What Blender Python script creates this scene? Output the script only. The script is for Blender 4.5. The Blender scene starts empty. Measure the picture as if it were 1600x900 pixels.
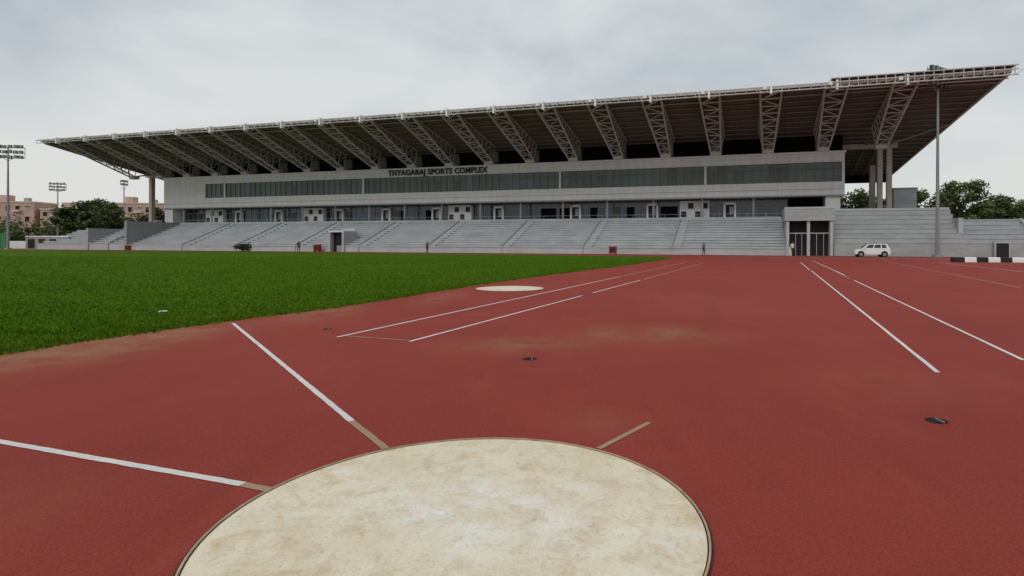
import bpy, math, random, bisect
from mathutils import Vector, Matrix
random.seed(7)
S=bpy.context.scene
# ------------------------------------------------------------ materials
def mat(name, col, rough=0.7, var=0.0, scale=1.0, bump=0.0, bscale=None, metal=0.0, spec=0.3, stretch=(1,1,1), col2=None):
    m=bpy.data.materials.new(name); m.use_nodes=True
    nt=m.node_tree; N=nt.nodes; L=nt.links
    b=N['Principled BSDF']
    b.inputs['Roughness'].default_value=rough
    b.inputs['Metallic'].default_value=metal
    b.inputs['Specular IOR Level'].default_value=spec
    b.inputs['Base Color'].default_value=(*col,1)
    tc=N.new('ShaderNodeTexCoord'); mp=N.new('ShaderNodeMapping'); mp.inputs['Scale'].default_value=stretch
    L.new(tc.outputs['Object'],mp.inputs['Vector'])
    if var>0 or col2:
        n=N.new('ShaderNodeTexNoise'); n.inputs['Scale'].default_value=scale; n.inputs['Detail'].default_value=6; n.inputs['Roughness'].default_value=0.65
        L.new(mp.outputs[0],n.inputs['Vector'])
        r=N.new('ShaderNodeValToRGB'); r.color_ramp.elements[0].position=0.3; r.color_ramp.elements[1].position=0.7
        c2=col2 if col2 else tuple(c*(1+var) for c in col)
        c1=tuple(c*(1-var) for c in col)
        r.color_ramp.elements[0].color=(*c1,1); r.color_ramp.elements[1].color=(*c2,1)
        L.new(n.outputs['Fac'],r.inputs[0]); L.new(r.outputs[0],b.inputs['Base Color'])
    if bump>0:
        n2=N.new('ShaderNodeTexNoise'); n2.inputs['Scale'].default_value=bscale or scale*5; n2.inputs['Detail'].default_value=4
        L.new(mp.outputs[0],n2.inputs['Vector'])
        bp=N.new('ShaderNodeBump'); bp.inputs['Strength'].default_value=bump; bp.inputs['Distance'].default_value=0.02
        L.new(n2.outputs['Fac'],bp.inputs['Height']); L.new(bp.outputs[0],b.inputs['Normal'])
    return m

class NT:
    def __init__(s,m):
        s.nt=m.node_tree; s.N=s.nt.nodes; s.L=s.nt.links
        s.P=s.N.new('ShaderNodeTexCoord').outputs['Object']
    def noise(s,sc,d=5,r=0.6,st=None,dist=0.0):
        v=s.P
        if st:
            mp=s.N.new('ShaderNodeMapping'); mp.inputs['Scale'].default_value=st[:3]
            if len(st)>3: mp.inputs['Rotation'].default_value=(0,0,st[3])
            s.L.new(v,mp.inputs[0]); v=mp.outputs[0]
        n=s.N.new('ShaderNodeTexNoise'); n.inputs['Scale'].default_value=sc; n.inputs['Detail'].default_value=d; n.inputs['Roughness'].default_value=r; n.inputs['Distortion'].default_value=dist
        s.L.new(v,n.inputs['Vector']); return n.outputs['Fac']
    def ramp(s,f,*els):
        r=s.N.new('ShaderNodeValToRGB')
        while len(r.color_ramp.elements)<len(els): r.color_ramp.elements.new(0.5)
        for e,(p,c) in zip(r.color_ramp.elements,els): e.position=p; e.color=(*c,1) if isinstance(c,tuple) else (c,c,c,1)
        s.L.new(f,r.inputs[0]); return r.outputs[0]
    def mul(s,a,b):
        x=s.N.new('ShaderNodeMath'); x.operation='MULTIPLY'; s.L.new(a,x.inputs[0])
        if isinstance(b,(int,float)): x.inputs[1].default_value=b
        else: s.L.new(b,x.inputs[1])
        return x.outputs[0]
    def mix(s,f,a,b):
        x=s.N.new('ShaderNodeMix'); x.data_type='RGBA'
        if isinstance(f,(int,float)): x.inputs[0].default_value=f
        else: s.L.new(f,x.inputs[0])
        s.L.new(a,x.inputs[6])
        if isinstance(b,tuple): x.inputs[7].default_value=(*b,1)
        else: s.L.new(b,x.inputs[7])
        return x.outputs[2]
    def spot(s,c,rx,ry,i0=.1,rot=0):
        a=s.N.new('ShaderNodeMapping'); a.vector_type='TEXTURE'; a.inputs['Location'].default_value=(c[0],c[1],0); a.inputs['Scale'].default_value=(rx,ry,1e3); a.inputs['Rotation'].default_value=(0,0,rot)
        s.L.new(s.P,a.inputs[0])
        l=s.N.new('ShaderNodeVectorMath'); l.operation='LENGTH'; s.L.new(a.outputs[0],l.inputs[0])
        r=s.N.new('ShaderNodeMapRange'); r.interpolation_type='SMOOTHSTEP'
        r.inputs[1].default_value=i0; r.inputs[2].default_value=1.0; r.inputs[3].default_value=1; r.inputs[4].default_value=0
        s.L.new(l.outputs['Value'],r.inputs[0]); return r.outputs[0]
    def bump(s,f,b,st,di):
        bp=s.N.new('ShaderNodeBump'); bp.inputs['Strength'].default_value=st; bp.inputs['Distance'].default_value=di
        s.L.new(f,bp.inputs['Height']); s.L.new(bp.outputs[0],b.inputs['Normal'])

def newmat(name,rough,spec):
    m=bpy.data.materials.new(name); m.use_nodes=True; b=m.node_tree.nodes['Principled BSDF']
    b.inputs['Roughness'].default_value=rough; b.inputs['Specular IOR Level'].default_value=spec
    return m,b,NT(m)

def track_material():
    m,b,t=newmat('track_rubber',.85,.15)
    base=t.ramp(t.noise(.35,8,.62),(.28,(.205,.022,.016)),(.5,(.262,.033,.024)),(.75,(.325,.050,.036)))
    fine=t.ramp(t.noise(130,3,.8),(.36,(.085,.006,.004)),(.64,(.52,.115,.085)))
    grit=t.ramp(t.noise(45,4,.8),(.35,(.13,.010,.007)),(.66,(.43,.085,.06)))
    col=t.mix(.40,base,fine); col=t.mix(.26,col,grit)
    st=t.ramp(t.noise(1.1,7,.7,(2.2,.45,1,-.34)),(.5,0.0),(.75,1.0))
    col=t.mix(t.mul(st,.24),col,(.16,.019,.014))
    pale=t.ramp(t.noise(.7,8,.7,(1.6,.6,1,.5)),(.56,0.0),(.78,1.0))
    col=t.mix(t.mul(pale,.35),col,(.38,.10,.07))
    dn=t.ramp(t.noise(1.5,8,.72),(.33,0.0),(.62,1.0))
    for c,rx,ry,k in [((1.2,9.3),2.1,1.5,.55),((-.9,8.3),1.8,1.1,.5),((-6.6,8.6),1.5,3.2,.95),((-7.3,6.5),1.2,2.4,.85),((-5.3,12.0),1.1,2.6,.6),((-3.6,15.5),.8,3.5,.4),((3.2,6),1.6,1.2,.15),((.2,4.7),.6,.6,.22),((3.5,14),3,4,.15),((-3.1,3.0),.8,1.2,.12)]:
        col=t.mix(t.mul(t.mul(t.spot(c,rx,ry),dn),k),col,(.31,.165,.09))
    sc=t.ramp(t.noise(2.7,9,.78),(.62,0.0),(.70,1.0))
    col=t.mix(t.mul(sc,.28),col,(.11,.016,.012))
    t.L.new(col,b.inputs['Base Color'])
    t.bump(t.noise(140,3,.7),b,.8,.008)
    return m

def ring_material():
    m,b,t=newmat('worn_concrete',.8,.2)
    col=t.ramp(t.noise(1.8,8,.7),(.3,(.64,.54,.38)),(.7,(.80,.74,.60)))
    col=t.mix(t.mul(t.ramp(t.noise(4.5,9,.75,None,.7),(.49,0.0),(.66,1.0)),.65),col,(.52,.36,.20))
    wn=t.ramp(t.noise(3.2,9,.75,None,.4),(.44,0.0),(.6,1.0))
    col=t.mix(t.mul(t.mul(t.spot((.1,.15),.95,.7),wn),.85),col,(.80,.79,.76))
    col=t.mix(t.mul(t.ramp(t.noise(2.6,9,.75,None,.3),(.56,0.0),(.66,1.0)),.6),col,(.78,.76,.69))
    col=t.mix(t.mul(t.ramp(t.noise(42,4,.75),(.55,0.0),(.72,1.0)),.55),col,(.36,.25,.14))
    col=t.mix(t.mul(t.ramp(t.noise(14,6,.8),(.58,0.0),(.7,1.0)),.4),col,(.33,.24,.15))
    t.L.new(col,b.inputs['Base Color'])
    t.bump(t.noise(60,4),b,.45,.005)
    return m

def grass_mat(name,blade=False):
    m,b,t=newmat(name,.95,.03)
    k=1.2 if blade else 1.0
    g=lambda a,bb,c:(a*k,bb*k,c*k)
    big=t.ramp(t.noise(.25,7,.65,(.7,1.7,1,-.3)),(.25,g(.040,.095,.004)),(.5,g(.068,.145,.007)),(.75,g(.115,.195,.011)))
    fine=t.ramp(t.noise(7,8,.78),(.32,g(.018,.045,.002)),(.5,g(.068,.138,.006)),(.70,g(.17,.265,.018)))
    col=t.mix(.5,big,fine)
    strk=t.ramp(t.noise(1.6,8,.75,(.35,2.2,1,-.1)),(.40,0.0),(.62,1.0))
    col=t.mix(t.mul(strk,.5),col,(.026,.065,.003))
    dry=t.ramp(t.noise(.9,8,.7),(.57,0.0),(.78,1.0))
    col=t.mix(t.mul(dry,.55),col,(.18,.18,.035))
    t.L.new(col,b.inputs['Base Color'])
    if not blade: t.bump(t.noise(5,8,.78),b,.9,.06)
    return m

def panel_material(name,c1,c2,w,h):
    m,b,t=newmat(name,.6,.3); N=t.N;L=t.L
    sx=N.new('ShaderNodeSeparateXYZ'); cx=N.new('ShaderNodeCombineXYZ')
    L.new(t.P,sx.inputs[0]); L.new(sx.outputs[0],cx.inputs[0]); L.new(sx.outputs[2],cx.inputs[1])
    br=N.new('ShaderNodeTexBrick'); br.offset=0; br.inputs['Scale'].default_value=1; br.inputs['Brick Width'].default_value=w; br.inputs['Row Height'].default_value=h
    br.inputs['Mortar Size'].default_value=0.02; br.inputs['Color1'].default_value=(*c1,1); br.inputs['Color2'].default_value=(*c2,1); br.inputs['Mortar'].default_value=(c1[0]*.78,c1[1]*.78,c1[2]*.78,1)
    L.new(cx.outputs[0],br.inputs['Vector'])
    r=t.ramp(t.noise(.5,7,.65,(3,1,.4)),(.3,(.82,.81,.79)),(.65,(1,1,1)))
    x=N.new('ShaderNodeMix'); x.data_type='RGBA'; x.blend_type='MULTIPLY'; x.inputs[0].default_value=1
    L.new(br.outputs[0],x.inputs[6]); L.new(r,x.inputs[7]); L.new(x.outputs[2],b.inputs['Base Color'])
    return m

M={}
M['track']=track_material()
M['ring']=ring_material()
M['grass']=grass_mat('grass_turf'); M['blade']=grass_mat('grass_blade',True)
M['fascia']=panel_material('fascia_panel',(0.61,0.61,0.61),(0.65,0.65,0.65),3.6,0.68)
M['fascia_end']=mat('fascia_plain',(0.60,0.60,0.60),0.6,0.1,0.5)
M['tier']=mat('tier_concrete',(0.40,0.42,0.43),0.85,0.16,0.35,0.3,6,stretch=(1,1,3))
M['tier_dark']=mat('tier_concrete_dark',(0.27,0.285,0.295),0.85,0.15,0.5)
M['tier_mid']=mat('tier_concrete_mid',(0.34,0.355,0.36),0.85,0.15,0.5,stretch=(1,1,3))
M['glass_green']=mat('strip_glass',(0.055,0.085,0.075),0.3,0.35,0.2,spec=0.5,stretch=(1,1,.3))
M['mullion']=mat('mullion',(0.09,0.11,0.105),0.5,0.1,1)
M['glass_blue']=mat('terrace_glass',(0.020,0.045,0.075),0.12,0.6,0.22,spec=0.6,stretch=(1,1,.3))
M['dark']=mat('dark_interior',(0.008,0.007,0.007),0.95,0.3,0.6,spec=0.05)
M['white']=mat('white_paint',(0.78,0.78,0.76),0.6,0.06,1.5)
M['frame']=mat('grey_frame',(0.30,0.31,0.31),0.5,0.05,1)
M['steel']=mat('pale_steel',(0.36,0.335,0.30),0.55,0.15,0.4)
M['steel_edge']=mat('front_rail_steel',(0.47,0.45,0.42),0.55,0.15,0.4)
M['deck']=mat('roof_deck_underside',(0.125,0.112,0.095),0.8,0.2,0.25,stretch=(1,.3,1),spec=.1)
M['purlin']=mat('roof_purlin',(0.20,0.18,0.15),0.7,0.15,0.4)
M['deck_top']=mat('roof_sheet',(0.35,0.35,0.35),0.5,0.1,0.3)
M['column']=mat('column_concrete',(0.46,0.42,0.36),0.8,0.1,0.6)
M['black']=mat('black_paint_and_shade',(0.015,0.015,0.016),0.5,0.2,2)  # black paint, also the sheets that stand in for shade inside openings
M['mast']=mat('galvanised',(0.25,0.26,0.27),0.45,0.1,1,metal=0.3)
M['lamp']=mat('floodlight_housing',(0.05,0.055,0.06),0.5,0.2,2)
M['lamp_glass']=mat('floodlight_lens',(0.22,0.23,0.24),0.2,0.1,2)
def line_mat(name,c,wear,thr):
    m,b,t=newmat(name,.75,.2)
    f=t.ramp(t.noise(5,9,.8),(thr,0.0),(thr+.12,1.0))
    col=t.ramp(t.noise(2,6,.7),(.3,tuple(x*.85 for x in c)),(.7,c))
    col=t.mix(t.mul(f,wear),col,(.33,.12,.09))
    f2=t.ramp(t.noise(70,3,.8),(.55,0.0),(.7,1.0)); col=t.mix(t.mul(f2,.4),col,(.3,.14,.11))
    t.L.new(col,b.inputs['Base Color']); t.bump(t.noise(140,3,.7),b,.6,.006); return m
M['line']=line_mat('line_paint',(.72,.70,.67),.5,.56)
M['line_faint']=line_mat('line_paint_worn',(.52,.36,.32),.7,.48)
M['line_tan']=line_mat('line_bare',(.38,.26,.17),.4,.5)
M['rust']=mat('ring_steel',(0.40,0.29,0.19),0.6,0.3,12)
M['rust2']=mat('ring_gap',(0.055,0.022,0.016),0.9,0.3,12)
M['soil']=mat('dry_soil',(0.12,0.10,0.06),0.95,0.3,0.05,0.3,2,col2=(0.07,0.11,0.03))
M['bark']=mat('bark',(0.08,0.06,0.045),0.9,0.3,3)
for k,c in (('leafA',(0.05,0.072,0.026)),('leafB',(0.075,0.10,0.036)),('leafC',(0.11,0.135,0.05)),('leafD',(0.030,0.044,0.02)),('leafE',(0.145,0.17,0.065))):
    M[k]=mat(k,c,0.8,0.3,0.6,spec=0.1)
M['pink']=mat('pink_render',(0.48,0.31,0.25),0.85,0.12,0.3)
M['cream']=mat('cream_render',(0.54,0.47,0.39),0.85,0.12,0.3)
M['red']=mat('red_paint',(0.26,0.035,0.03),0.6,0.25,3)
M['carpaint']=mat('car_white',(0.72,0.73,0.74),0.25,0.02,1,spec=0.5)
M['carglass']=mat('car_glass',(0.02,0.025,0.03),0.08,0.1,1,spec=0.6)
M['tyre']=mat('tyre',(0.02,0.02,0.02),0.85,0.1,3)
M['greenfence']=mat('green_mesh',(0.03,0.20,0.07),0.7,0.15,1)

# ------------------------------------------------------------ mesh builder
class MB:
    def __init__(s): s.v=[]; s.f=[]; s.m=[]; s.mats=[]
    def mi(s,k):
        if k not in s.mats: s.mats.append(k)
        return s.mats.index(k)
    def face(s,pts,k):
        b=len(s.v); s.v+= [tuple(p) for p in pts]; s.f.append(tuple(range(b,b+len(pts)))); s.m.append(s.mi(k))
    def box(s,x0,x1,y0,y1,z0,z1,k,kt=None):
        b=len(s.v); s.v+=[(x0,y0,z0),(x1,y0,z0),(x1,y1,z0),(x0,y1,z0),(x0,y0,z1),(x1,y0,z1),(x1,y1,z1),(x0,y1,z1)]
        for i,q in enumerate([(0,3,2,1),(4,5,6,7),(0,1,5,4),(1,2,6,5),(2,3,7,6),(3,0,4,7)]):
            s.f.append(tuple(b+j for j in q)); s.m.append(s.mi(kt if (kt and i==1) else k))
    def tube(s,a,b_,r,k,n=4,r2=None):
        a=Vector(a); b_=Vector(b_); d=(b_-a)
        if d.length<1e-6: return
        d.normalize(); up=Vector((0,0,1)) if abs(d.z)<0.9 else Vector((1,0,0))
        u=d.cross(up).normalized(); w=d.cross(u); r2=r if r2 is None else r2
        base=len(s.v)
        for c,rr in ((a,r),(b_,r2)):
            for i in range(n):
                t=2*math.pi*(i+.5)/n; s.v.append(tuple(c+u*math.cos(t)*rr+w*math.sin(t)*rr))
        for i in range(n):
            j=(i+1)%n; s.f.append((base+i,base+j,base+n+j,base+n+i)); s.m.append(s.mi(k))
        s.f.append(tuple(base+n+i for i in range(n))); s.m.append(s.mi(k))
        s.f.append(tuple(base+n-1-i for i in range(n))); s.m.append(s.mi(k))
    def prof(s,pts,x0,x1,k):
        n=len(pts); b=len(s.v)
        for x in (x0,x1):
            for (y,z) in pts: s.v.append((x,y,z))
        for i in range(n):
            j=(i+1)%n; s.f.append((b+i,b+j,b+n+j,b+n+i)); s.m.append(s.mi(k))
        s.f.append(tuple(b+n-1-i for i in range(n))); s.m.append(s.mi(k))
        s.f.append(tuple(b+n+i for i in range(n))); s.m.append(s.mi(k))
    def obj(s,name,parent=None,loc=(0,0,0),rot=0,smooth=False,bevel=0):
        me=bpy.data.meshes.new(name); me.from_pydata(s.v,[],s.f)
        for k in s.mats: me.materials.append(M[k])
        me.polygons.foreach_set('material_index',s.m)
        if smooth: me.polygons.foreach_set('use_smooth',[True]*len(s.f))
        me.update()
        o=bpy.data.objects.new(name,me); S.collection.objects.link(o)
        o.location=loc; o.rotation_euler=(0,0,rot)
        if parent: o.parent=parent
        if bevel:
            md=o.modifiers.new('b','BEVEL'); md.width=bevel; md.segments=2; md.limit_method='ANGLE'
        return o
def empty(name,loc=(0,0,0),rot=0):
    e=bpy.data.objects.new(name,None); S.collection.objects.link(e); e.location=loc; e.rotation_euler=(0,0,rot); return e

# ------------------------------------------------------------ ground
g=MB(); g.face([(-2500,-300,-0.03),(2500,-300,-0.03),(2500,3500,-0.03),(-2500,3500,-0.03)],'soil'); g.obj('ground')
t=MB(); t.face([(-160,-25,0),(70,-25,0),(110,60,0),(60,66,0),(-140,125,0),(-175,100,0)],'track'); t.obj('running_track')

edge=[(-7.9,-20),(-7.9,0),(-7.8,5),(-7.55,7.55),(-7.12,9.16),(-6.45,10.84),(-5.63,12.66),(-4.95,14.84),(-4.04,18.2),(-2.55,23),(0,29.9),(2.2,35.5),(4.77,42.9),(7.3,50.5),(9.2,57),(9.9,60.6),(8.4,63.2),(2.7,67),(-15.3,75.1),(-43.5,85.3),(-100.7,103.3),(-125,110),(-140,90),(-140,-20)]
def catmull(P,n=8):
    out=[]
    for i in range(len(P)-1):
        p0=P[max(i-1,0)];p1=P[i];p2=P[i+1];p3=P[min(i+2,len(P)-1)]
        for j in range(n):
            u=j/n
            out.append(tuple(0.5*(2*p1[k]+(-p0[k]+p2[k])*u+(2*p0[k]-5*p1[k]+4*p2[k]-p3[k])*u*u+(-p0[k]+3*p1[k]-3*p2[k]+p3[k])*u**3) for k in (0,1)))
    out.append(P[-1]); return out
fine=catmull(edge[:20],8)+edge[20:]
fine=[(x+random.uniform(-.04,.04)*(1 if y<40 else 3),y+random.uniform(-.04,.04)) for x,y in fine]
gm=MB(); n=len(fine)
gm.face([(x,y,0.015) for x,y in fine],'grass')
for i in range(n-1):
    a=fine[i];b=fine[i+1]; gm.face([(a[0],a[1],0.015),(b[0],b[1],0.015),(b[0],b[1],-.002),(a[0],a[1],-.002)],'grass')
gm.obj('grass_field')
ys=[p[1] for p in fine[:8*15]]; xs=[p[0] for p in fine[:8*15]]
def edge_x(y):
    i=min(max(bisect.bisect(ys,y),1),len(ys)-1); f=(y-ys[i-1])/max(ys[i]-ys[i-1],1e-6); return xs[i-1]+(xs[i]-xs[i-1])*min(max(f,0),1)
cnt=0
V=[];F=[]
while cnt<130000:
    y=6.2+ (random.random()**2.0)*50
    ex=edge_x(y)
    w=min(1.15*y+2,60)
    r=random.random(); x=ex-(r**1.3)*(w+ex if w+ex>1 else 1)+random.uniform(-.05,.03)
    if random.random()<.05: x=ex+abs(random.gauss(0,.10))
    if x<-1.05*y-1: continue
    h=random.uniform(.02,.055)*(1+y*0.008); ww=random.uniform(.006,.014)*(1+y*.03); a=random.uniform(0,6.28); c,s=math.cos(a)*ww,math.sin(a)*ww
    lx,ly=random.uniform(-.04,.04),random.uniform(-.04,.04); b=len(V); z0=.012 if x<ex-.02 else .0
    V+=[(x-c,y-s,z0),(x+c,y+s,z0),(x+lx,y+ly,z0+h)]; F.append((b,b+1,b+2)); cnt+=1
me=bpy.data.meshes.new('grass_blades'); me.from_pydata(V,[],F); me.materials.append(M['blade']); me.update()
o=bpy.data.objects.new('grass_blades',me); S.collection.objects.link(o)

# ------------------------------------------------------------ throwing circles and markings
def disc(mb,cx,cy,r0,r1,z,k,n=128):
    for i in range(n):
        a=2*math.pi*i/n;b=2*math.pi*(i+1)/n
        mb.face([(cx+r0*math.cos(a),cy+r0*math.sin(a),z),(cx+r1*math.cos(a),cy+r1*math.sin(a),z),(cx+r1*math.cos(b),cy+r1*math.sin(b),z),(cx+r0*math.cos(b),cy+r0*math.sin(b),z)],k)
def full(mb,r,z,k,n=128):
    mb.face([(r*math.cos(2*math.pi*i/n),r*math.sin(2*math.pi*i/n),z) for i in range(n)],k)
def circle(loc,R):
    c=MB(); full(c,R,0.006,'ring')
    disc(c,0,0,R,R+.008,0.0045,'rust2')
    z=.013; r0,r1=R+.008,R+.018
    disc(c,0,0,r0,r1,z,'rust')
    for rr in (r0,r1):
        for i in range(128):
            a=2*math.pi*i/128;b=2*math.pi*(i+1)/128
            c.face([(rr*math.cos(a),rr*math.sin(a),.001),(rr*math.cos(b),rr*math.sin(b),.001),(rr*math.cos(b),rr*math.sin(b),z),(rr*math.cos(a),rr*math.sin(a),z)],'rust')
    disc(c,0,0,R+.018,R+.03,0.0042,'rust2')
    return c.obj('throwing_circle',loc=(*loc,0))
circle((-0.586,3.03),1.25); circle((-2.12,18.5),1.07)

mk=MB()
def line(a,b,w,k,z=0.004):
    a=Vector(a);b=Vector(b);d=(b-a).normalized();nn=Vector((-d.y,d.x))*w/2
    L_=(b-a).length; n=max(1,int(L_/0.07)) if L_<9 else max(1,int(L_/.4))
    prev=None
    for i in range(n+1):
        p=a+(b-a)*i/n; q=(p+nn*(1+random.uniform(-.09,.09)),p-nn*(1+random.uniform(-.09,.09)))
        if prev: mk.face([(prev[0].x,prev[0].y,z),(prev[1].x,prev[1].y,z),(q[1].x,q[1].y,z),(q[0].x,q[0].y,z)],k)
        prev=q
line((-6.19,10.4),(-1.837,4.72),.055,'line'); line((-1.837,4.72),(-1.345,4.09),.055,'line_tan')
line((-7.85,5.42),(-2.01,3.48),.058,'line'); line((-2.01,3.48),(-1.80,3.40),.058,'line_tan')
line((.165,4.10),(.6,4.7),.045,'line_tan')
line((-3.69,8.9),(1.98,25.4),.055,'line'); line((2.1,25.75),(8.3,43.8),.06,'line_faint')
line((-2.46,8.52),(.18,16.07),.055,'line'); line((.5,16.99),(2.58,22.94),.055,'line'); line((2.75,23.4),(9.6,43.4),.06,'line_faint')
line((-3.6,9.02),(-2.5,8.62),.03,'line_faint',.0045)
line((4.13,6.57),(12.9,31.6),.055,'line'); line((13.1,32.3),(17.7,45.4),.055,'line')
line((5.66,7.28),(11.2,23.2),.055,'line'); line((12.6,27),(20.8,50.7),.055,'line')
line((15,19.4),(26.4,49.5),.06,'line_faint'); line((23.8,30.6),(29,46),.06,'line')
line((11.6,24.4),(14.4,32.3),.05,'line_faint')
ux,uy=.9563,-.2924
O=(25.6,72.0)
def W(p,t): return (O[0]+ux*p-uy*t, O[1]+uy*p+ux*t)
for i in range(9):
    tt=-5.8-1.22*i
    p0=-14+ i*1.0 if i>2 else -60+i*8
    line(W(p0,tt),W(60,tt),.11,'line' if i in(0,8,5) else 'line_faint',.0065)
line(W(-14,-16.4),W(40,-21),.09,'line_faint',.0052)
line(W(-20,-26),W(45,-27.5),.07,'line_faint',.0052)
mk.obj('painted_track_lines')

def drain(loc,r):
    d=MB(); n=24
    for i in range(n):
        a=2*math.pi*i/n;b=2*math.pi*(i+1)/n; r2=r*1.12
        d.face([(r*math.cos(a),r*math.sin(a),.007),(r2*math.cos(a),r2*math.sin(a),.003),(r2*math.cos(b),r2*math.sin(b),.003),(r*math.cos(b),r*math.sin(b),.007)],'rust2')
    full(d,r,.004,'dark',24)
    for i in range(-2,3):
        x=i*r*.33; y=math.sqrt(r*r-x*x)*.8; d.box(x-.005,x+.005,-y,y,.0045,.009,'frame' if i==1 else 'black')
    d.obj('drain_cover',loc=(*loc,0))
drain((2.99,4.77),.08); drain((-.58,7.27),.085); drain((-4.2,9.75),.07)
mkr=MB(); mkr.tube((0,0,.015),(0,0,.035),.045,'line',10,.03); mkr.tube((.03,0,.025),(.12,.02,.03),.02,'line',8,.012); mkr.obj('field_marker',loc=(-8.5,11.8,.02))

# ------------------------------------------------------------ grandstand
G=empty('grandstand',(O[0],O[1],0),-math.radians(17))
def tierprof(N,run,rise,z0,back,lip=.14,lt=.12):
    pts=[(0.0,0.0),(0.0,z0-lt),(-lip*.7,z0-lt),(-lip*.7,z0)]; z2=z0
    for i in range(N):
        y=run*(i+1); z2=z0+rise*(i+1)
        pts+=[(y,z0+rise*i),(y,z2-lt),(y-lip,z2-lt),(y-lip,z2)]
    pts+=[(back,z2),(back,0)]
    return pts
zt=5.03
b=MB()
P1=tierprof(11,.89,.365,1.0,13.0,.10,.17)
for a,c in [(-112,-67.5),(-65.2,.6)]: b.prof(P1,a,c,'tier')
b.prof([(2.7,0),(2.7,zt-1.3)]+[q for q in P1 if q[0]>3.3 and q[1]>2.3 and q[0]<13]+[(13,zt),(13,0)],-67.5,-65.2,'tier')
tiers=b.obj('seating_tiers',G)
b=MB()
p=-13.5
while p>-110:
    if abs(p+66)>3:
        b.prof([(-.12,0),(-.12,1.10),(9.7,5.11),(9.7,4.6)],p-.09,p-.02,'tier_mid')
        for i in range(11):
            y0=.89*i; z=1.0+.365*i
            b.box(p,p+1.1,y0+.35,y0+.85,z+.002,z+.19,'tier_mid')
    p-=12.2
b.obj('aisle_steps',G)
b=MB()
b.box(-67.8,-67.45,-.35,3,0,3.1,'tier'); b.box(-65.25,-64.9,-.35,3,0,3.1,'tier'); b.box(-67.8,-64.9,-.35,3,3.1,3.35,'fascia_end'); b.box(-67.45,-65.25,.5,.6,0,3.1,'black')  # black sheet stands in for the shade inside the doorway
b.box(-66.4,-65.3,-.1,0,0,1.0,'tier_dark')
b.obj('vomitory',G)
b=MB()
P2=tierprof(9,.9,.42,1.3,12)
b.prof(P2,-122,-112.1,'tier')
P3=tierprof(7,1.0,.38,1.2,11)
b.prof(P3,-136,-122.1,'tier')
b.box(-112.6,-112.0,-.2,10,0,5.3,'tier_dark'); b.box(-122.4,-121.9,-.2,9,0,4.0,'tier_mid')
b.prof([(-.15,0),(-.15,1.4),(9,5.8),(10,5.8),(10,0)],-117.2,-116.8,'tier_mid')
b.obj('end_tiers',G)
b=MB()
b.box(.6,.95,-.6,6,0,4.3,'tier'); b.box(5.6,5.95,-.6,6,0,4.3,'tier'); b.box(.4,6.1,-.75,6,4.3,5.9,'tier_mid'); b.box(.4,6.1,-.8,-.752,5.75,5.98,'tier')
b.box(.95,5.6,1.5,1.6,0,4.3,'black'); b.box(3.0,3.35,-.5,-.15,0,4.3,'tier')  # black back sheet paints the shade of the entrance opening
b.box(.95,5.6,-.1,-.02,2.7,2.85,'frame')
for x in (1.7,2.4,4.1,4.9): b.box(x,x+.07,-.1,-.03,0,2.7,'frame')
b.box(.95,1.35,-.2,.1,0,1.1,'white')
b.obj('entrance_block',G)
b=MB()
P4=tierprof(7,.85,.60,1.6,14,.05,.06)
b.prof(P4,6.1,20.2,'tier_mid')
P5=tierprof(5,.9,.55,1.6,12,.05,.06)
b.prof(P5,20.2,60,'tier_mid')
b.box(19.9,20.4,2.0,13,0,4.6,'tier'); b.box(6.1,20.2,6.4,6.6,5.8,6.1,'tier')
b.prof([(-.12,1.55),(-.12,1.75),(4.6,4.6),(4.6,4.3)],27,27.15,'tier')
b.box(22.6,24.1,-.8,-.14,0,1.75,'tier'); b.box(22.75,23.95,-.86,-.803,0,1.6,'black')
b.box(27.6,29.2,-.8,-.14,0,1.5,'tier'); b.box(27.75,29.05,-.86,-.803,0,1.35,'black')
b.box(16.4,19.4,18,22,0,9.5,'tier'); b.box(16.3,19.5,17.9,22.1,9.5,9.7,'tier_dark')
b.box(20,60,12.5,12.8,0,4.8,'tier_mid')
b.obj('side_terrace',G)

b=MB()
b.box(-116.3,1.5,13,22,0,8.15,'glass_blue')
b.box(1.5,8.2,13.2,22,0,8.15,'dark')
b.box(6.3,8.2,10.3,13.1,4.6,8.13,'fascia_end')
b.box(-116.3,-114.2,10.2,22.1,4.9,8.14,'fascia_end')
b.box(-116.3,8.7,12,22,14.21,16.7,'dark')  # near-black box added as the shaded gap between facade top and roof
for i in range(18):
    pc=5.95-7.25*i
    b.box(pc-.85,pc+.85,11.6,11.98,14.21,16.6,'purlin')
    if i: b.box(pc+.85,pc+6.4,11.75,11.95,14.21,14.55,'purlin')
b.obj('building_core',G)
b=MB()
b.box(-116.3,8.7,10,21.9,8.15,10.07,'fascia')
b.box(-116.3,8.7,10,21.9,12.80,14.2,'fascia')
b.box(-116.3,-105.5,10.0,21.9,10.07,12.8,'fascia')
b.box(8.35,8.7,10,21.9,10.07,12.8,'fascia')
b.box(-116.5,8.9,9.85,10.0,14.05,14.3,'fascia_end')
b.box(-116.4,8.8,9.86,10.0,8.1,8.3,'frame')
b.box(-116.3,8.7,9.93,9.997,9.05,9.1,'frame')
b.obj('fascia',G)
b=MB()
b.box(-105.5,8.35,10.25,21.8,10.07,12.8,'glass_green')
x=-105.5
rg=random.Random(8)
while x<8.3:
    b.box(x,x+.06,10.16,10.25,10.07,12.8,'mullion')
    if rg.random()<.22: b.box(x+.07,x+1.19,10.21,10.247,10.08,rg.choice((11.9,12.78)),rg.choice(('glass_blue','mullion','mullion')))
    x+=1.2
b.box(-105.5,8.35,10.15,10.25,11.9,11.96,'mullion')
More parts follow.
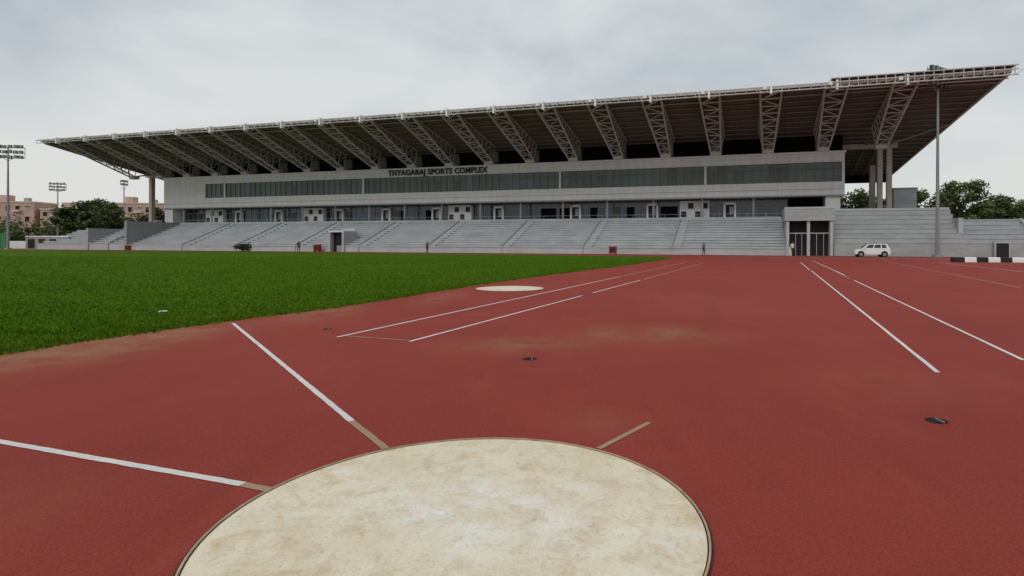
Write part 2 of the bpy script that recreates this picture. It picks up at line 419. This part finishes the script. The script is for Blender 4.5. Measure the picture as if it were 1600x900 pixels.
for x in (-100.7,-69.2,-32.5,-10.0): b.box(x-.14,x+.14,9.96,10.2,10.07,12.8,'fascia_end')
b.obj('strip_windows',G)
b=MB()
x=-113.5
while x<1.4:
    b.box(x,x+.07,12.9,13.0,zt,8.15,'frame'); x+=1.35
b.box(-114,1.5,12.9,13.0,7.2,7.3,'frame')
def pt(k,tt):   # distance along the stand for a sight-line slope k at depth tt
    return (k*(72+.956*tt)-25.6-.292*tt)/(.956+.292*k)
doors=[-.583,-.514,-.409,-.328,-.241,-.133,0,.133,.267]
for kk in doors:
    c=pt(kk,12.9)
    b.box(c-.9,c-.62,12.5,12.88,zt,7.6,'white'); b.box(c+.62,c+.9,12.5,12.88,zt,7.6,'white'); b.box(c-.9,c+.9,12.5,12.88,7.3,7.62,'white'); b.box(c-.6,c+.6,12.7,12.85,zt,7.3,'black')
    b.box(c-.05,c+.55,12.6,12.7,zt+.8,7.0,'frame')
for kk in (-.628,-.456,-.202,.2055):
    c=pt(kk,12)
    b.box(c-2.2,c+2.2,12.0,12.88,zt,7.9,'fascia_end')
    for a in range(4):
        for e in range(2):
            if (a+e)%2==0: b.box(c-2.0+a*1.05,c-2.0+a*1.05+.8,11.95,12.0,zt+.45+e*1.25,zt+1.3+e*1.25,'black')
rb=random.Random(4)
for i in range(26):
    x=rb.uniform(-112,0); w_=rb.choice((1.2,1.2,2.6)); b.box(x,x+w_,12.87,12.895,zt+.1,7.18,rb.choice(('dark','dark','mullion','glass_green')))
x=-112
while x<2: b.tube((x,10.8,zt),(x,10.8,8.15),.16,'frame',8); x+=7.25
b.obj('terrace_doors',G)
b=MB()
b.box(-112,.5,9.95,10.05,zt,zt+.28,'tier')
b.tube((-112,10,zt+.75),(0.5,10,zt+.75),.03,'frame')
x=-112
while x<.5: b.tube((x,10,zt),(x,10,zt+.75),.025,'frame'); x+=2.4
b.obj('terrace_railing',G)

cu=bpy.data.curves.new('sign_text','FONT'); cu.body='THYAGARAJ SPORTS COMPLEX'; cu.size=1.3; cu.extrude=.06; cu.space_character=1.1; cu.offset=.03
so=bpy.data.objects.new('name_lettering',cu); S.collection.objects.link(so); so.data.materials.append(M['black'])
bpy.context.view_layer.update()
wd=so.dimensions.x; so.parent=G; so.rotation_euler=(math.pi/2,0,0); so.location=(-63.9,9.78,13.08); so.scale=(18.9/wd,1,1)

# ------------------------------------------------------------ roof
R=MB(); zf=20.1; sl=.218; PR=23.4
def zd(t_): return zf-sl*(t_+3)
def pr(t_): return PR-(t_+3)*((PR-18.6)/33)
A=[(-130,-3),(PR,-3),(18.6,30),(-127,30)]
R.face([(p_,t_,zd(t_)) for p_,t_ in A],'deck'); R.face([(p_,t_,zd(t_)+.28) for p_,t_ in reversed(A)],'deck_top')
for i in range(4):
    a=A[i];c=A[(i+1)%4]; R.face([(a[0],a[1],zd(a[1])),(c[0],c[1],zd(c[1])),(c[0],c[1],zd(c[1])+.28),(a[0],a[1],zd(a[1])+.28)],'steel_edge')
R.obj('roof_deck',G)
R=MB()
t_=-2.6
while t_<30:
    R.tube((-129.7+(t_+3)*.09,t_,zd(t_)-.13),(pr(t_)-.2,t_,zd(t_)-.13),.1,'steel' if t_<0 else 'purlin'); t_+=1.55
R.obj('roof_purlins',G)
R=MB()
for i in range(20):
    pc=13.2-7.25*i
    n=9; tf_,tb=-3.2,9.7
    def hw(u): return 1.25-.55*u
    def bot(u,sgn):
        tt=tf_+(tb-tf_)*u; return Vector((pc+sgn*hw(u),tt,(zd(tf_)-.35)+(14.75-(zd(tf_)-.35))*u))
    def top(u,sgn):
        tt=tf_+(tb-tf_)*u; return Vector((pc+sgn*(1.25),tt,zd(tt)-.2))
    for sg in (-1,1):
        R.tube(bot(0,sg),bot(1,sg),.16,'steel_edge'); R.tube(top(0,sg),top(1,sg),.11,'steel')
    for k in range(n+1):
        u=k/n
        R.tube(bot(u,-1),bot(u,1),.07,'steel_edge')
        for sg in (-1,1):
            R.tube(bot(u,sg),top(u,sg),.065,'steel')
            if k<n: R.tube(bot(u,sg),top((k+1)/n,sg),.055,'steel')
        if k<n:
            R.tube(bot(u,-1 if k%2 else 1),bot((k+1)/n,1 if k%2 else -1),.06,'steel_edge')
    R.box(pc-.75,pc+.75,9.6,10.6,14.31,14.9,'steel_edge')
    for sg in (-1,1):
        R.tube((pc+sg*.7,10,14.8),(pc+sg*1.0,15,zd(15)-.2),.12,'steel')
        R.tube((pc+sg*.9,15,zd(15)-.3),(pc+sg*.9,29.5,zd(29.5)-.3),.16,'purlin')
    R.box(pc-.12,pc+.12,-3.9,-3.1,zd(-3)-.75,zd(-3)+.35,'white')
    R.box(pc-.9,pc-.5,-3.95,-3.6,zd(-3)-.2,zd(-3)+.2,'white')
    R.box(pc-1.25,pc+1.25,-3.45,-3.25,zd(-3)-.5,zd(-3)-.3,'steel_edge')
R.obj('roof_trusses',G)
R=MB()
for e in ('r','l'):
    def pe(t_): return pr(t_)-.3 if e=='r' else -129.6+(t_+3)*.09
    n=16
    for k in range(n):
        a=-3+33*k/n; c=-3+33*(k+1)/n
        R.tube((pe(a),a,zd(a)-.2),(pe(c),c,zd(c)-.2),.16,'steel_edge')
    base=(14.65,16) if e=='r' else (-127.5,16)
    for t2 in ((9.5,) if e=='r' else (-2.5,3.5,9.5)):
        R.tube((base[0],base[1],15.6),(pe(t2),t2,zd(t2)-.3),.13,'steel')
R.obj('roof_edge_beams',G)
R=MB()
z0=zd(-3)
for zz,rr in ((z0+.12,.09),(z0-.45,.07)): R.tube((-130,-3.7,zz),(5.2,-3.7,zz),rr,'steel_edge')
x=-130
while x<5:
    R.tube((x,-3.7,z0-.45),(x,-3.7,z0+.12),.045,'steel_edge'); R.tube((x,-3.7,z0+.12),(x,-2.9,z0+.1),.05,'steel_edge'); x+=1.21
for zz in (z0+.55,z0+.1,z0-.5): R.tube((5.3,-3.9,zz),(PR+.3,-3.9,zz),.08,'steel_edge'); R.tube((5.3,-2.4,zz),(PR-.1,-2.4,zz),.07,'steel_edge')
x=5.3
while x<PR+.2:
    R.tube((x,-3.9,z0-.5),(x,-3.9,z0+.55),.055,'steel_edge'); R.tube((x,-3.9,z0+.55),(x,-2.4,z0+.55),.05,'steel_edge'); R.tube((x,-3.9,z0-.5),(x+.9,-3.9,z0+.1),.035,'steel'); x+=.95
R.face([(5.3,-3.7,z0+.6),(PR+.3,-3.7,z0+.6),(PR-.1,-.5,z0+.45),(5.3,-.5,z0+.45)],'deck')
R.obj('roof_front_rail',G)
R=MB()
for p_ in (14.15,15.35): R.box(p_-.33,p_+.33,15.6,16.4,0,15.3,'column')
R.box(8.0,16.4,15.5,16.5,15.3,15.95,'column')
R.box(-128,-127.2,15.6,16.4,0,15.4,'column'); R.box(-129,-116,15.5,16.5,15.4,15.9,'column')
for t2 in (24,):
    R.box(14.3,15.1,t2,t2+.8,0,zd(t2)-.3,'column'); R.box(-127,-126.3,t2,t2+.8,0,zd(t2)-.3,'column')
R.box(8.8,18.0,28.9,29.3,11.6,zd(29)-.2,'dark')
R.obj('roof_columns',G)

# ------------------------------------------------------------ masts
def mast(loc,h,head=2.4,rows=3,cols=6,rot=0,r=.2,sc=1.0):
    e=MB(); e.tube((0,0,0),(0,0,.25),.5,'tier_dark',8); e.tube((0,0,.2),(0,0,h),r,'mast',10,r*.45)
    rr_=random.Random(int(h*10+loc[0]))
    for j in range(rows):
        z=h-.1-j*.75*sc
        e.tube((-head,0,z),(head,0,z),.06,'mast')
        for i in range(cols):
            x=-head+2*head*(i+.5)/cols+rr_.uniform(-.06,.06); q=rr_.uniform(-.08,.08)
            e.box(x-.24*sc,x+.24*sc,-.45,-.12,z-.12+q,z+.36*sc+q,'lamp'); e.box(x-.2*sc,x+.2*sc,-.463,-.453,z-.08+q,z+.3*sc+q,'lamp_glass'); e.tube((x,-.12,z),(x,0,z),.04,'mast')
    for x in (-head,head,0): e.tube((x,.02,h-.1-(rows-1)*.75*sc),(x,.02,h+.1),.05,'mast')
    e.tube((-head*.7,.02,h-1.5),(0,.02,h-2.6),.05,'mast'); e.tube((head*.7,.02,h-1.5),(0,.02,h-2.6),.05,'mast')
    e.obj('floodlight_mast',loc=(*loc,0),rot=rot)
mast((41.1,65.5),21.2,2.0,3,5,.5,.22,1.15)
mast((-108.5,110),19.5,2.6,3,6,.3,.25,1.3)
mast((-162,180),19.5,2.2,3,5,.3,.25,1.3)
mast((-135,172),19.5,.9,2,3,.9,.25,1.3)

# ------------------------------------------------------------ trees
def leafclump(mb,c,rad,n,ls,rng,keys=('leafA','leafB','leafC','leafD')):
    for _ in range(n):
        d=Vector((rng.gauss(0,1),rng.gauss(0,1),rng.gauss(0,1))).normalized()
        rr=rng.uniform(.45,1.15); q=Vector(c)+Vector((d.x*rad[0],d.y*rad[1],d.z*rad[2]))*rr
        a=Vector((rng.gauss(0,1),rng.gauss(0,1),rng.gauss(0,.6))).normalized(); bb=a.cross(Vector((rng.gauss(0,1),rng.gauss(0,1),rng.gauss(0,1)))).normalized()
        s_=ls*rng.uniform(.5,1.3)
        hgt=d.z*.5+rng.uniform(-.35,.35)
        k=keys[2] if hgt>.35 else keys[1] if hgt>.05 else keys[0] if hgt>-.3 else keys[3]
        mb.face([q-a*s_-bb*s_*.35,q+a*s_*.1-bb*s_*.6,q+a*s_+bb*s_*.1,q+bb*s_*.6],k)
def tree(name,loc,h,w,seed,ls=.32,dens=170,light=False):
    rng=random.Random(seed); mb=MB()
    th=h*.42; mb.tube((0,0,-.1),(rng.uniform(-.2,.2),0,th),.03*h,'bark',8,.018*h)
    keys=('leafB','leafC','leafE','leafA') if light else ('leafA','leafB','leafC','leafD')
    for i in range(17):
        a=rng.uniform(0,6.28); r=w*rng.uniform(.15,.9)*.75; z=h*rng.uniform(.38,.88)
        if i==0: r=0; z=h*.86
        c=(r*math.cos(a),r*math.sin(a),z)
        mb.tube((0,0,th*rng.uniform(.7,1)),c,.011*h,'bark',5,.004*h)
        cr=w*rng.uniform(.18,.40)
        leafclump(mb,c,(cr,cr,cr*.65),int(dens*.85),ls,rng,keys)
    mb.obj(name,loc=(*loc,0))
tree('leafy_tree',(77,117),15.0,6.5,1,.34,280,True)
tree('leafy_tree',(83,119),13.5,6,2,.34,250,True)
tree('leafy_tree',(71,121),13.5,5.5,3,.34,230,True)
tree('leafy_tree',(93,125),12.5,6.5,4,.36,230,True)
tree('leafy_tree',(101,128),12,6.5,24,.36,230,True)
tree('leafy_tree',(66,122),12,5.5,14,.36,210)
tree('leafy_tree',(52,115),12.5,4.8,5,.36,200)
tree('leafy_tree',(58,118),13,5.5,6,.36,200)
tree('leafy_tree',(-118,146),12.0,6,7,.38,220)
tree('leafy_tree',(-108,148),10.5,6,8,.38,200)
tree('leafy_tree',(-125,150),13.2,5,9,.38,200)
tree('leafy_tree',(-133,152),11,5.5,10,.38,200)
tree('leafy_tree',(-101,146),10,5,12,.38,200)
tl=MB(); rng=random.Random(33)
for i in range(105):
    x=-230+150*rng.random(); y=185+rng.uniform(-8,8)+ (x+155)*-.12; h=rng.uniform(4,10.5)
    leafclump(tl,(x,y,h*.55),(rng.uniform(3,6),3,h*.5),170,.5,rng)
for i in range(80):
    x=70+100*rng.random(); y=135+rng.uniform(-6,8); h=rng.uniform(5,11.5)
    leafclump(tl,(x,y,h*.55),(rng.uniform(2.5,5),3,h*.5),190,.42,rng,('leafA','leafB','leafE','leafD') if rng.random()<.5 else ('leafA','leafB','leafC','leafD'))
for i in range(40):
    x=30+40*rng.random(); y=140+rng.uniform(-6,8); h=rng.uniform(5,10.5)
    leafclump(tl,(x,y,h*.55),(rng.uniform(3,6),3,h*.5),190,.45,rng)
tl.obj('distant_trees')
bm_=MB(); rng=random.Random(5)
for i in range(9): leafclump(bm_,(rng.uniform(-1.3,1.3),rng.uniform(-.4,.4),rng.uniform(.3,.95)),(.6,.5,.42),150,.1,rng,('leafD','leafD','leafA','leafD'))
for i in range(5): bm_.tube((rng.uniform(-.8,.8),0,0),(rng.uniform(-1,1),0,.8),.04,'bark',5)
bm_.obj('bush',loc=(-51.2,88.2,0))

# ------------------------------------------------------------ distant buildings left
def block(name,loc,w,d,h,k,seed,rot=.15,fl=4):
    b=MB(); rng=random.Random(seed)
    b.box(0,w,0,d,0,h,k); b.box(-.2,w+.2,-.2,d+.2,h,h+.5,'cream')
    fh=h/fl; nb=int(w/3.2)
    for f in range(fl):
        for i in range(nb):
            x=1+i*3.2; z=f*fh+1
            b.box(x,x+1.3,-.06,-.003,z,z+fh*.42,'frame' if rng.random()<.4 else 'black'); b.box(x-.15,x+1.45,-.5,-.003,z+fh*.45,z+fh*.45+.12,'cream')
            if i%3==1: b.box(x-.6,x+2.0,-1.1,-.003,z-.4,z+.3,'cream')
    b.box(w*.3,w*.3+3,d*.3,d*.3+3,h+.5,h+3,k); b.box(w*.7,w*.7+1.6,d*.3,d*.3+1.6,h+.5,h+2,'frame')
    b.obj(name,loc=(*loc,0),rot=rot)
block('apartment_building',(-222,212),20,12,16.0,'pink',1)
block('apartment_building',(-201,216),16,12,13.5,'pink',2,.15)
block('apartment_building',(-250,208),26,12,17.5,'cream',3)
block('apartment_building',(-184,222),24,12,16.2,'pink',4,.1)
fe=MB()
fe.box(-175,-100,123,123.2,0,1.6,'white'); fe.box(-124,-116.8,118,118.1,0,3.2,'greenfence')
for i in range(8): fe.tube((-124+i,117.95,0),(-124+i,117.95,3.4),.05,'mast')
fe.obj('perimeter_fence')
wl=MB(); wl.box(-108,-99.5,113,113.6,0,2.4,'tier_dark'); wl.box(-108,-99.5,112.9,113.7,2.4,2.6,'white')
for i in range(4): wl.box(-107.5+i*2.1,-106.2+i*2.1,112.94,112.99,.2,2.0,'black')
wl.obj('storage_shed')

cb=MB()
for i in range(20):
    cb.prof([(-.22,0),(-.2,.32),(-.14,.4),(.14,.4),(.2,.32),(.22,0)],i*.9,i*.9+.895,'white' if i%2 else 'black')
cb.obj('striped_barrier',loc=(31.0,47.5,0),rot=-.12)

# ------------------------------------------------------------ car
def car(loc,rot):
    e=empty('parked_car',(*loc,0),rot)
    b=MB(); w=.78
    low=[(-1.85,.32),(-1.88,.55),(-1.78,.80),(-1.05,.97),(1.7,1.0),(1.82,.9),(1.86,.5),(1.8,.3)]
    n=len(low)
    sec=[(-w,.97),(-w+.06,1),(w-.06,1),(w,.97)]
    v0=len(b.v)
    for y,s in sec:
        for x,z in low:
            b.v.append((x*s,y,.3+(z-.3)*(s if z>.9 else 1)))
    for a in range(3):
        for i in range(n):
            j=(i+1)%n; b.f.append((v0+a*n+i,v0+a*n+j,v0+(a+1)*n+j,v0+(a+1)*n+i)); b.m.append(b.mi('carpaint'))
    b.f.append(tuple(v0+i for i in reversed(range(n)))); b.m.append(0); b.f.append(tuple(v0+3*n+i for i in range(n))); b.m.append(0)
    lo=[(-1.1,.94),(1.72,.97)]; hi=[(-.45,1.47),(1.45,1.49)]
    wb,wt=.74,.60
    c=[(lo[0][0],-wb,lo[0][1]),(lo[1][0],-wb,lo[1][1]),(hi[1][0],-wt,hi[1][1]),(hi[0][0],-wt,hi[0][1])]
    d=[(x,-y,z) for x,y,z in c]
    b.face([c[3],c[2],d[2],d[3]],'carpaint')
    b.face(c,'carpaint'); b.face(d[::-1],'carpaint'); b.face([c[0],c[3],d[3],d[0]],'carglass'); b.face([c[1],d[1],d[2],c[2]],'carglass')
    for sg in (-1,1):
        def q(u,v_):
            xl=lo[0][0]+(lo[1][0]-lo[0][0])*u; xh=hi[0][0]+(hi[1][0]-hi[0][0])*u
            x=xl+(xh-xl)*v_; z=.95+(1.48-.95)*v_; y=wb+(wt-wb)*v_+.006; return (x,sg*y,z)
        for u0,u1 in ((.10,.38),(.42,.68),(.72,.92)):
            b.face([q(u0,.12),q(u1,.12),q(u1,.85),q(u0,.85)],'carglass')
        b.box(-1.86,-1.7,sg*.5-.14,sg*.5+.14,.62,.76,'lamp_glass'); b.box(1.78,1.87,sg*.62-.08,sg*.62+.08,.7,.9,'red')
        b.box(-.95,-.8,sg*.86-.06,sg*.86+.06,.95,1.07,'carpaint')
    b.obj('body',e)
    wh=MB()
    for x in (-1.2,1.2):
        for sg in (-1,1):
            wh.tube((x,sg*.62,.3),(x,sg*.80,.3),.30,'tyre',20); wh.tube((x,sg*.795,.3),(x,sg*.812,.3),.18,'mast',16)
            wh.tube((x,sg*.70,.34),(x,sg*.785,.34),.36,'black',20)
    wh.obj('wheels',e)
car((33.4,65.2),-.25)

def redbox(loc,s=1):
    b=MB(); b.box(-.55*s,.55*s,-.35*s,.35*s,.12*s,1.15*s,'red'); b.box(-.6*s,.6*s,-.4*s,.4*s,1.15*s,1.25*s,'red'); b.box(-.45*s,.45*s,-.37*s,-.353*s,.3*s,1.0*s,'rust2')
    for x in (-.45*s,.45*s): b.box(x-.06,x+.06,-.3*s,.3*s,0,.12*s,'black')
    b.obj('red_equipment_box',loc=(*loc,0),rot=-.29,bevel=.02)
redbox((-41,91.3),.9); redbox((4.9,76.5),.85); redbox((-81.2,104.3),.7)

# ------------------------------------------------------------ people
M['skin']=mat('skin',(.22,.12,.08),.6,.05,3); M['hair']=mat('hair',(.012,.01,.009),.7,.1,5)
def person(loc,rot,shirt,trouser,stride=.12,seed=0):
    M['sh%d'%seed]=mat('shirt',shirt,.8,.1,4); M['tr%d'%seed]=mat('trousers',trouser,.8,.1,4)
    v=[(0,0,.95),(0,0,1.15),(0,0,1.38),(0,-.01,1.50),(0,-.02,1.60),(0,-.01,1.70)]
    r=[(.15,.11),(.14,.10),(.17,.11),(.055,.055),(.085,.095),(.075,.085)]
    E=[(0,1),(1,2),(2,3),(3,4),(4,5)]
    for sg in (-1,1):
        b=len(v); v+=[(sg*.19,0,1.40),(sg*.24,.03*sg,1.13),(sg*.25,-.08,.90),(sg*.25,-.10,.80)]; r+=[(.06,.06),(.045,.045),(.033,.033),(.035,.02)]; E+=[(2,b),(b,b+1),(b+1,b+2),(b+2,b+3)]
        b=len(v); s_=stride*sg; v+=[(sg*.10,0,.86),(sg*.11,s_*.5-.02,.48),(sg*.11,s_,.09),(sg*.12,s_-.16,.04)]; r+=[(.095,.095),(.06,.065),(.042,.042),(.045,.03)]; E+=[(0,b),(b,b+1),(b+1,b+2),(b+2,b+3)]
    me=bpy.data.meshes.new('tmp'); me.from_pydata(v,E,[]); o=bpy.data.objects.new('tmp',me); S.collection.objects.link(o)
    md=o.modifiers.new('s','SKIN'); sv=me.skin_vertices[0].data
    for i,(a,c) in enumerate(r): sv[i].radius=(a,c); sv[i].use_root=(i==0)
    ss=o.modifiers.new('ss','SUBSURF'); ss.levels=1; ss.render_levels=1
    dg=bpy.context.evaluated_depsgraph_get(); nm=bpy.data.meshes.new_from_object(o.evaluated_get(dg)); bpy.data.objects.remove(o)
    for k in ('skin','hair','sh%d'%seed,'tr%d'%seed,'tyre'): nm.materials.append(M[k])
    for p_ in nm.polygons:
        c=p_.center
        p_.use_smooth=True
        p_.material_index=4 if c.z<.09 else (0 if (abs(c.x)>.2 and c.z<1.2) else 3 if c.z<.98 else 2 if c.z<1.46 else (1 if (c.z>1.68 or (c.y>.02 and c.z>1.55)) else 0))
    po=bpy.data.objects.new('standing_person',nm); S.collection.objects.link(po); po.location=(*loc,0); po.rotation_euler=(0,0,rot)
person((-42.6,88.5),.4,(.06,.07,.09),(.03,.03,.04),.15,1)
person((15.8,71.2),-1.2,(.14,.15,.18),(.05,.05,.06),.1,2)
person((-21.6,83.6),2.6,(.2,.07,.06),(.04,.04,.05),.05,3)
person((26.3,70.0),.2,(.6,.6,.6),(.05,.05,.07),.1,4)

# ------------------------------------------------------------ light, world, camera
sun=bpy.data.lights.new('sun','SUN'); sun.energy=1.1; sun.angle=math.radians(30); sun.color=(1,.97,.93)
so_=bpy.data.objects.new('sun',sun); S.collection.objects.link(so_)
el,az=math.radians(44),math.radians(205)
dirv=Vector((math.sin(az)*math.cos(el),math.cos(az)*math.cos(el),math.sin(el)))
so_.rotation_euler=dirv.to_track_quat('Z','Y').to_euler()
wd_=bpy.data.worlds.new('World'); S.world=wd_; wd_.use_nodes=True
nt=wd_.node_tree; N=nt.nodes; L=nt.links; N.clear()
out=N.new('ShaderNodeOutputWorld'); sky=N.new('ShaderNodeTexSky'); sky.sky_type='NISHITA'; sky.sun_disc=False; sky.sun_elevation=el; sky.sun_rotation=az; sky.dust_density=4
b1=N.new('ShaderNodeBackground'); b1.inputs[1].default_value=.1; L.new(sky.outputs[0],b1.inputs[0])
tc=N.new('ShaderNodeTexCoord'); mp=N.new('ShaderNodeMapping'); mp.inputs['Scale'].default_value=(1,1,2.2); mp.inputs['Location'].default_value=(.35,0.1,.2); L.new(tc.outputs['Generated'],mp.inputs[0])
n1=N.new('ShaderNodeTexNoise'); n1.inputs['Scale'].default_value=2.3; n1.inputs['Detail'].default_value=8; n1.inputs['Roughness'].default_value=.5; n1.inputs['Distortion'].default_value=.3; L.new(mp.outputs[0],n1.inputs['Vector'])
cr=N.new('ShaderNodeValToRGB'); e=cr.color_ramp.elements; e[0].position=.36; e[0].color=(.47,.535,.58,1); e[1].position=.62; e[1].color=(.73,.755,.76,1); L.new(n1.outputs['Fac'],cr.inputs[0])
sp=N.new('ShaderNodeSeparateXYZ'); L.new(tc.outputs['Generated'],sp.inputs[0])
mr=N.new('ShaderNodeMapRange'); mr.interpolation_type='SMOOTHSTEP'; mr.inputs[1].default_value=0; mr.inputs[2].default_value=.32; mr.inputs[3].default_value=.85; mr.inputs[4].default_value=0; L.new(sp.outputs[2],mr.inputs[0])
mx=N.new('ShaderNodeMix'); mx.data_type='RGBA'; L.new(mr.outputs[0],mx.inputs[0]); L.new(cr.outputs[0],mx.inputs[6]); mx.inputs[7].default_value=(.79,.785,.755,1)
b2=N.new('ShaderNodeBackground'); b2.inputs[1].default_value=1; L.new(mx.outputs[2],b2.inputs[0])
ms=N.new('ShaderNodeMixShader'); ms.inputs[0].default_value=.92; L.new(b1.outputs[0],ms.inputs[1]); L.new(b2.outputs[0],ms.inputs[2]); L.new(ms.outputs[0],out.inputs[0])
S.view_settings.view_transform='Standard'; S.view_settings.look='None'; S.view_settings.exposure=0
cam=bpy.data.cameras.new('camera'); co=bpy.data.objects.new('camera',cam); S.collection.objects.link(co); S.camera=co
cam.sensor_width=36; cam.lens=20.25; cam.shift_x=-.0625; cam.shift_y=-.04375; cam.clip_end=6000; cam.clip_start=.05
co.location=(0,0,1.464)
co.rotation_euler=(Matrix.Rotation(math.pi/2,3,'X')@Matrix.Rotation(math.radians(.16),3,'Z')).to_euler()
